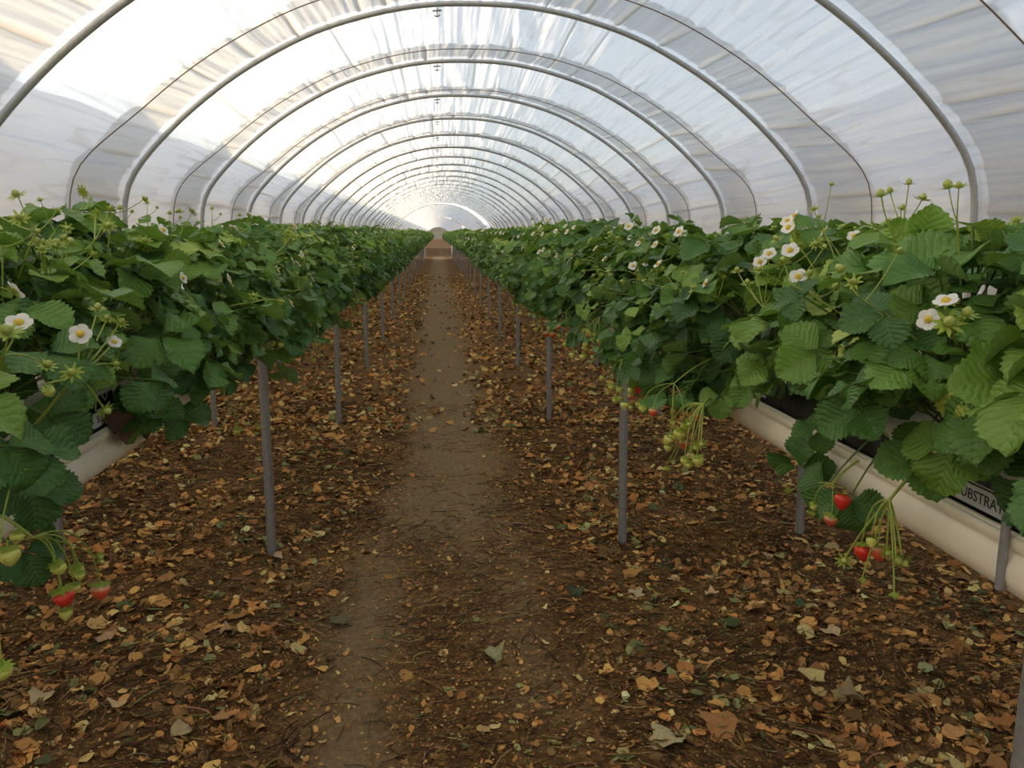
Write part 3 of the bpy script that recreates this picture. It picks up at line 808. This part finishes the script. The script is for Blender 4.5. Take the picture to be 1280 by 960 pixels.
for _ in range(46000):
    x, y = r.uniform(-2.2, 2.3), 1.1+6.5*r.random()**1.3
    if r.random() < bare(x, y)*.9 or noise.noise((x*1.9+9, y*1.7, 61)) < r.uniform(-.5, .35): continue
    a = noise.noise((x*1.1, y*1.1, 81))*4+r.gauss(0, .6); ln = r.uniform(.03, .14); cv = r.gauss(0, .5)
    z0 = hgt(x, y)+r.uniform(.004, .014); pts = []
    for i in range(5):
        t = i/4-.5; px = x+ln*(t*math.cos(a)-cv*t*t*math.sin(a)); py = y+ln*(t*math.sin(a)+cv*t*t*math.cos(a))
        pts.append((px, py, max(hgt(px, py)+.002, z0+.012*(.25-t*t)*r.random())))
    mb.tube(pts, r.uniform(.0008, .0023), 3, 0, hue=tuple(c*r.uniform(.7, 1.2) for c in r.choices(SH, (4, 4, 4, 1.5, .7))[0]))
tag(mb.build('straw_litter', [M['litter']], attrs=('hue',)), 'dark tangled dry runners and straw matted over the soil', 'straw', kind='stuff')
# single leaves one can point at
SPOT = [((795,747),.075,(.36,.29,.17),'pale curled leaf beside the green patch right of the path'), ((1037,794),.075,(.42,.31,.17),'pale buff leaf lying right of centre under the right bed'),
        ((616,818),.085,(.25,.24,.13),'large pale grey-green curled leaf in the middle of the path'), ((425,777),.085,(.12,.11,.06),'dark olive folded leaf on the bare left track'),
        ((150,890),.085,(.42,.30,.17),'pale cream torn leaf on the litter at the lower left corner'), ((55,882),.085,(.36,.29,.16),'buff folded leaf at the far lower left'),
        ((890,750),.06,(.44,.31,.16),'small bright tan leaf beneath the right bed'), ((835,930),.13,(.34,.30,.17),'pair of pale green dried leaf lobes at the bottom edge'),
        ((900,915),.13,(.30,.145,.055),'broad orange-brown leaf near the bottom edge right of the path'), ((1160,845),.07,(.24,.25,.13),'grey-green forked leaf under the right bed'),
        ((1190,925),.08,(.44,.23,.09),'bright orange curled leaf near the leaning post foot'), ((915,785),.075,(.055,.07,.028),'dark green fallen leaf in the litter'),
        ((720,742),.09,(.05,.065,.028),'dark green leaf clump at the right edge of the path'), ((135,805),.075,(.34,.22,.13),'tan crumpled leaf under the left bed fruit'),
        ((285,795),.06,(.30,.19,.1),'light brown leaf right of the crumpled tan one'), ((960,700),.055,(.36,.25,.13),'small pale leaf behind the hanging red berries'),
        ((1063,880),.11,(.24,.18,.10),'olive brown star-shaped dried leaf under the right bed'), ((840,728),.05,(.44,.30,.18),'small pinkish tan leaf beyond the pale curled one'),
        ((275,905),.07,(.33,.19,.08),'tan oval leaf on the litter bottom left'), ((230,925),.07,(.30,.24,.13),'greyish folded leaf near the bottom left'),
        ((800,640),.06,(.3,.14,.06),'orange brown leaf behind the near right post'), ((1000,762),.05,(.06,.08,.035),'small dark green scrap left of the pale buff leaf'),
        ((345,703),.07,(.36,.26,.17),'pale leaf scraps around the foot of the left post'), ((820,845),.07,(.26,.13,.05),'brown leaf curled up from the litter')]
for i, ((px, py), sz, hu, lab) in enumerate(SPOT):
    p = ground(px, py); V, F = FRAGH[i % 10]; mb = MB()
    mb.add(xf(V, Matrix.Rotation(r.uniform(0, 6.28), 4, 'Z') @ Matrix.Rotation(r.gauss(0, .2), 4, 'X') @ Matrix.Scale(sz, 4)), F, 0, hue=tuple(min(.8, c*1.5) for c in hu))
    o = mb.build('fallen_leaf', [M['litter']], attrs=('hue',)); o.location = (p.x, p.y, hgt(p.x, p.y)+.014)
    tag(o, lab, 'leaf', 'single leaves lying on the litter')

# ------------------------------------------------------------------ pieces that stand out near the camera
bpy.context.view_layer.update()
def plant_at(side, y):
    i = int(round((y-START[side])/PITCH_Y)); i = max(0, min(N_SINGLE-1, i)); return PLANTS[side, i]
def W(o):
    return (Matrix.Translation(o.location) @ o.rotation_euler.to_matrix().to_4x4() @ Matrix.Diagonal((*o.scale, 1)))
def hero_truss(side, origin, node, tips, **kw):
    pl = plant_at(side, Vector(origin).y); truss(pl, origin, node, tips, inv=W(pl).inverted(), **kw)
def T(X, items): return [((at_x(px, py, X+dx)), k, s) + ((f,) if f else ()) for px, py, k, s, dx, f in items]
CAMD = Vector((-.35, -.85, .35))
# right bed: red fruit above the near ground
hero_truss('right', at_x(1075, 575, .80), at_x(1040, 605, .745), T(.73, [(1055,617,'red',1.0,0,None),(1040,643,'half',.95,0,None),(1018,630,'small',1.0,-.01,None),(1016,640,'young',.8,0,(0,0,-1)),(987,614,'bud',1.0,-.01,None)]), up=.01)
hero_truss('right', at_x(1165, 565, .80), at_x(1112, 625, .73), T(.72, [(1078,680,'red',1.0,0,None),(1098,682,'half',.95,.012,None),(1090,672,'green',.7,-.01,None),(1055,700,'young',1.0,-.02,(-.3,-1,.2)),(1120,695,'young',1.15,-.01,(.2,-.6,-.8)),(1128,700,'young',1.0,0,(.2,-.8,-.5)),(1078,722,'bud',1.2,-.01,(0,-.5,-1)),(1118,740,'bud',1.3,-.01,(0,-.3,-1)),(1108,690,'young',.8,.01,(0,-1,0))]), thick=.0034, up=.005)
# right bed: green bunch
hero_truss('right', at_x(905, 490, .80), at_x(880, 505, .64), T(.60, [(851,537,'green',1.2,0,None),(838,545,'green',1.0,.01,None),(835,556,'small',1.1,0,None),(842,575,'young',.9,0,(0,-.3,-1)),(833,583,'bud',1.2,0,(0,0,-1)),(856,572,'green',.8,-.01,None),(872,570,'green',1.05,0,None),(862,578,'small',1.0,0,None),(866,558,'young',1.0,.01,(.3,-.8,-.2)),(855,550,'half',.8,.02,None),(874,515,'half',.8,.03,None),(876,555,'young',.9,0,(0,-1,0)),(860,530,'young',.9,0,(0,-1,0))]), thick=.0030, up=.02)
# by the near right post
hero_truss('right', at_x(850, 455, .78), at_x(815, 462, .61), T(.585, [(809,480,'red',1.05,0,None),(800,482,'red',.9,.02,None),(788,492,'half',.85,0,None),(802,503,'green',.9,0,None),(790,485,'green',.8,0,None),(797,470,'small',1.0,0,None),(790,508,'small',.8,0,None)]), up=.03)
hero_truss('right', at_x(815, 440, .78), at_x(778, 450, .61), T(.585, [(764,480,'green',1.0,0,None),(754,470,'green',.8,0,None),(774,485,'green',.9,0,None),(770,497,'green',.95,0,None),(776,495,'small',1.0,.01,None),(760,490,'small',.8,0,None),(804,433,'half',.6,.0,None)]), up=.03)
# yellow green bunches farther on
for px, py, X in ((672,398,.62),(690,400,.64),(640,380,.62),(728,412,.62)):
    n_ = at_x(px+8, py-14, X); hero_truss('right', at_x(px+30, py-25, X+.14), n_, [(n_+Vector((rng.gauss(-.01, .03), rng.gauss(0, .07), -rng.uniform(.04, .15))), rng.choice(('green','small','green','half')), rng.uniform(.8, 1.1)) for _ in range(8)], up=.03)
# upright buds above the right bed
hero_truss('right', at_x(1122, 300, .92), at_x(1128, 285, .90), T(.90, [(1136,231,'young',1.0,0,(0,0,1)),(1113,241,'young',1.0,0,(-.3,0,1)),(1152,250,'young',1.1,0,(.4,0,1)),(1126,262,'young',.9,0,(.3,-.5,1)),(1112,277,'bud',1.0,0,(-.8,0,.5)),(1160,268,'bud',1.1,0,(.8,0,.6))]), thick=.0028, name='flower_stalk', up=0)
hero_truss('right', at_x(1200, 440, .80), at_x(1190, 415, .66), T(.63, [(1162,400,'flower',1.0,0,(-.9,-.5,.3)),(1183,378,'flower',1.0,0,(-.5,-.3,1)),(1185,405,'young',1.2,0,(-.3,-.8,.5)),(1207,395,'young',1.0,.02,(0,-.4,1))]), name='flower_stalk', up=.0)
hero_truss('right', at_x(960, 410, .80), at_x(955, 385, .70), T(.69, [(945,340,'young',1.1,0,(0,-.2,1)),(962,318,'flower',1.0,0,(-.5,-.6,.6)),(988,314,'flower',1.2,.02,(-.5,-.7,.6)),(922,340,'young',1.0,0,(-.3,-.2,1)),(935,355,'young',1.0,0,(-.3,-.2,1))]), name='flower_stalk', up=.0)
hero_truss('right', at_x(1010, 400, .80), at_x(1020, 370, .72), T(.71, [(998,347,'flower',1.25,0,(-.5,-.7,.6)),(1011,345,'young',1.1,0,(0,-.4,1)),(1043,362,'young',1.2,0,(.2,-.3,1)),(1068,296,'flower',1.0,.15,(-.5,-.6,.6))]), name='flower_stalk', up=.0)
hero_truss('right', at_x(1110, 545, .80), at_x(1090, 530, .70), T(.69, [(1072,478,'young',1.2,0,(0,-.4,1)),(1052,459,'flower',1.0,0,(-.6,-.5,.7)),(1056,488,'young',1.0,0,(-.3,-.5,.8)),(1040,527,'young',1.15,0,(-1,-.3,.1)),(1115,505,'young',1.1,0,(.2,-.4,1))]), thick=.003, name='flower_stalk', up=.0)
# left bed
hero_truss('left', at_x(20, 560, -.68), at_x(95, 470, -.565), T(-.55, [(101,418,'flower',1.2,0,(.2,-1,.3)),(142,428,'flower',.9,0,(.7,-.6,.6)),(122,387,'young',1.0,0,(.2,-.2,1)),(133,400,'young',.9,0,(.4,-.3,.9)),(150,404,'young',1.0,0,(.6,-.3,.7)),(142,456,'bud',1.2,0,(.9,-.2,.3)),(90,466,'young',1.1,0,(.2,-.8,.3)),(58,485,'green',.75,-.005,None),(130,512,'young',1.1,0,(.9,-.4,-.3))]), thick=.0034, name='flower_stalk', up=0)
hero_truss('left', at_x(-15, 530, -.66), at_x(3, 445, -.575), T(-.56, [(24,405,'flower',1.2,0,(.2,-.7,.7)),(10,417,'young',1.3,0,(.1,-.6,.8)),(58,458,'young',1.0,0,(.6,-.3,.8))]), thick=.003, name='flower_stalk', up=0)
hero_truss('left', at_x(-20, 640, -.66), at_x(40, 672, -.60), T(-.59, [(125,730,'half',1.15,0,None),(76,738,'red',1.1,0,None),(70,705,'green',1.0,0,None),(95,708,'green',1.0,-.01,None),(92,730,'green',.85,0,None),(82,762,'green',.85,-.01,None),(100,715,'small',1.0,.01,None),(122,697,'bud',1.2,0,(1,-.2,.2)),(22,665,'green',.8,0,None),(10,685,'green',1.2,.01,None)]), thick=.003, up=.02)
hero_truss('left', at_x(-30, 605, -.66), at_x(20, 592, -.60), T(-.59, [(70,594,'bud',1.4,0,(1,-.2,0)),(22,588,'young',.9,0,(0,-.5,.8)),(2,832,'green',1.1,.02,None)]), thick=.0024, up=.01)
hero_truss('left', at_x(285, 480, -.74), at_x(285, 510, -.64), T(-.62, [(297,536,'green',1.0,0,None),(322,532,'small',1.0,0,None),(318,540,'bud',1.0,0,(0,0,-1)),(330,520,'bud',1.0,0,(1,0,-.2))]), thick=.002, up=.0)
hero_truss('left', at_x(320, 440, -.70), at_x(338, 422, -.60), T(-.57, [(341,426,'green',.8,0,None),(351,428,'green',.9,0,None),(310,405,'bud',1.,0,(0,-.5,1)),(318,404,'flower',.7,0,(.4,-.7,.6))]), thick=.002, up=.0)
for px, py in ((60,350),(75,345),(118,300),(45,290)):
    n_ = at_x(px, py, -.68); hero_truss('left', n_+Vector((-.1, .02, -.22)), n_, [(n_+Vector((rng.gauss(.01, .025), rng.gauss(0, .04), rng.uniform(.02, .07))), rng.choice(('young','young','bud')), 1.1) for _ in range(4)], name='flower_stalk', thick=.0024, up=.03)
for px, py, Xp in ((184,255,-.9),(150,262,-.8),(212,268,-.75),(265,262,-.8)):
    n_ = at_x(px, py+14, Xp); hero_truss('left', n_+Vector((0, .02, -.22)), n_, [(at_x(px, py, Xp), 'young', 1.0, (0, 0, 1)), (n_+Vector((.03, 0, .02)), 'bud', 1., (.4, 0, 1))], name='flower_stalk', thick=.002, up=0)

def hero_leaves(side, items):
    """(tip px, tip py, X, size, outward px direction, facing, tint): leaves seen one by one, gathered on the plant they grow from"""
    by = {}
    for it in items:
        p = at_x(it[0], it[1], it[2]); pl = plant_at(side, p.y); by.setdefault(pl.name, (pl, []))[1].append((p, it))
    for pl, lst in by.values():
        inv = W(pl).inverted(); R3 = inv.to_3x3(); mb = MB(); rr = random.Random(len(lst)*7+int(pl.location.y*100))
        for p, it in lst:
            root = Vector((pl.location.x*.35+p.x*.65, p.y+.06, p.z+.10))
            root = Vector((pl.location.x, pl.location.y, CROWN+.02))
            put_leaf(mb, 'hi', inv @ root, inv @ p, R3 @ Vector(it[5]), it[3]*.78, it[6], rr, out=R3 @ Vector(it[4]))
        mb.build('outer_foliage', [M['leaf'], M['palestem']], pl)
hero_leaves('right', [
    (1045,480,.72,.085,(-.5,-.6,.2),(-.6,-.5,.6),.5), (1025,535,.73,.07,(-.8,.2,-.3),(-.7,-.5,.5),.3),
    (1000,585,.735,.10,(-.1,-.2,1),(-.8,-.6,.2),.22), (1030,610,.74,.10,(-.5,.3,-.7),(-.8,-.6,.35),.25), (1060,625,.75,.095,(.1,-.3,-1),(-.7,-.7,.1),.2),
    (1190,556,.72,.10,(-.4,-.1,-.8),(-.7,-.6,.5),.6), (1160,570,.74,.095,(-.7,.2,-.1),(-.5,-.5,.8),.42), (1240,520,.73,.095,(-.4,-.3,-.6),(-.7,-.6,.5),.45),
    (1262,480,.74,.10,(-.7,-.1,.1),(-.5,-.6,.7),.62), (1130,470,.72,.10,(-.5,-.5,.0),(-.7,-.5,.6),.5), (1090,470,.71,.09,(-.6,-.2,-.3),(-.7,-.6,.6),.45),
    (1225,530,.72,.09,(-.2,-.5,-.4),(-.5,-.5,.7),.4), (940,480,.74,.085,(-.6,-.2,-.5),(-.7,-.5,.5),.5), (960,455,.68,.095,(-.7,-.3,-.2),(-.6,-.6,.6),.6),
    (900,495,.70,.085,(-.2,-.4,-.8),(-.7,-.7,.2),.55), (940,395,.66,.10,(-.4,-.6,-.2),(-.6,-.6,.6),.6), (1025,440,.66,.105,(-.8,-.1,-.3),(-.5,-.7,.6),.55),
    (1130,345,.74,.12,(.3,-.4,.5),(-.5,-.7,.5),.4), (1150,310,.85,.10,(.1,-.2,.9),(-.4,-.8,.4),.7)])
hero_leaves('left', [
    (30,560,-.60,.11,(.4,-.4,-.3),(.6,-.6,.6),.2), (60,520,-.62,.10,(.7,.1,-.3),(.6,-.6,.6),.15), (40,610,-.62,.10,(.3,-.3,-.7),(.7,-.6,.3),.12), (30,690,-.63,.09,(.5,-.1,-.7),(.7,-.6,.4),.1),
    (200,420,-.58,.12,(.6,-.3,-.3),(.5,-.6,.6),.4), (235,470,-.60,.10,(.4,-.2,-.8),(.7,-.6,.4),.3), (180,330,-.62,.12,(.5,-.5,.1),(.5,-.6,.7),.5), (60,440,-.60,.11,(.5,-.3,-.3),(.6,-.7,.5),.25),
    (290,400,-.58,.11,(.6,-.3,-.2),(.5,-.6,.7),.4), (120,370,-.60,.12,(.4,-.5,.2),(.5,-.7,.6),.35)])
# shrivelled leaf hanging over the left gutter
for L_ in PROTO.values():
    for P_ in L_:
        if P_.name not in USED:
            for c_ in P_.children_recursive: bpy.data.objects.remove(c_)
            bpy.data.objects.remove(P_)
pl = plant_at('left', 1.95); inv = W(pl).inverted(); mb = MB()
for px, py, sz in ((150,535,.075),(178,535,.06)):
    V, F = FRAGH[2]; p = at_x(px, py, -.71); mb.add(xf(V, inv @ frame(p, (.4, .3, -.9), (.8, -.5, .3), sz)), F, 0)
    mb.tube([inv @ v for v in arc(Vector((-.80, p.y+.05, CROWN)), p, .03)], .0016, 5, 0)
o = mb.build('dead_leaf', [M['dead']], pl); o['label'] = 'shrivelled brown leaf hanging over the gutter'

# ------------------------------------------------------------------ light
w = bpy.data.worlds.new('world'); SC.world = w; w.use_nodes = True
nt = w.node_tree; nt.nodes.clear()
sky = nt.nodes.new('ShaderNodeTexSky'); sky.sky_type = 'NISHITA'; sky.sun_disc = False
SUN = Vector((-.90, .42, .285)).normalized()
sky.sun_elevation = math.asin(SUN.z); sky.sun_rotation = math.atan2(SUN.x, SUN.y)
sky.air_density = 1.0; sky.dust_density = 1.5
bg = nt.nodes.new('ShaderNodeBackground'); bg.inputs[1].default_value = .5
ow = nt.nodes.new('ShaderNodeOutputWorld'); hs = nt.nodes.new('ShaderNodeHueSaturation'); hs.inputs['Saturation'].default_value = .55; nt.links.new(sky.outputs[0], hs.inputs['Color']); nt.links.new(hs.outputs[0], bg.inputs[0]); nt.links.new(bg.outputs[0], ow.inputs[0])
sd = bpy.data.lights.new('sun', 'SUN'); so = bpy.data.objects.new('sun', sd); COL.objects.link(so)
sd.energy = 5.4; sd.angle = math.radians(.6); sd.color = (1.0, .77, .46)
so.rotation_euler = (-SUN).to_track_quat('-Z', 'Y').to_euler()

vs = SC.view_settings; vs.view_transform = 'Standard'; vs.look = 'None'; vs.gamma = 1; vs.use_curve_mapping = False; vs.exposure = 0.0
SC.cycles.use_denoising = True
SC.cycles.diffuse_bounces = 6; SC.cycles.transmission_bounces = 8; SC.cycles.max_bounces = 12; SC.cycles.transparent_max_bounces = 12
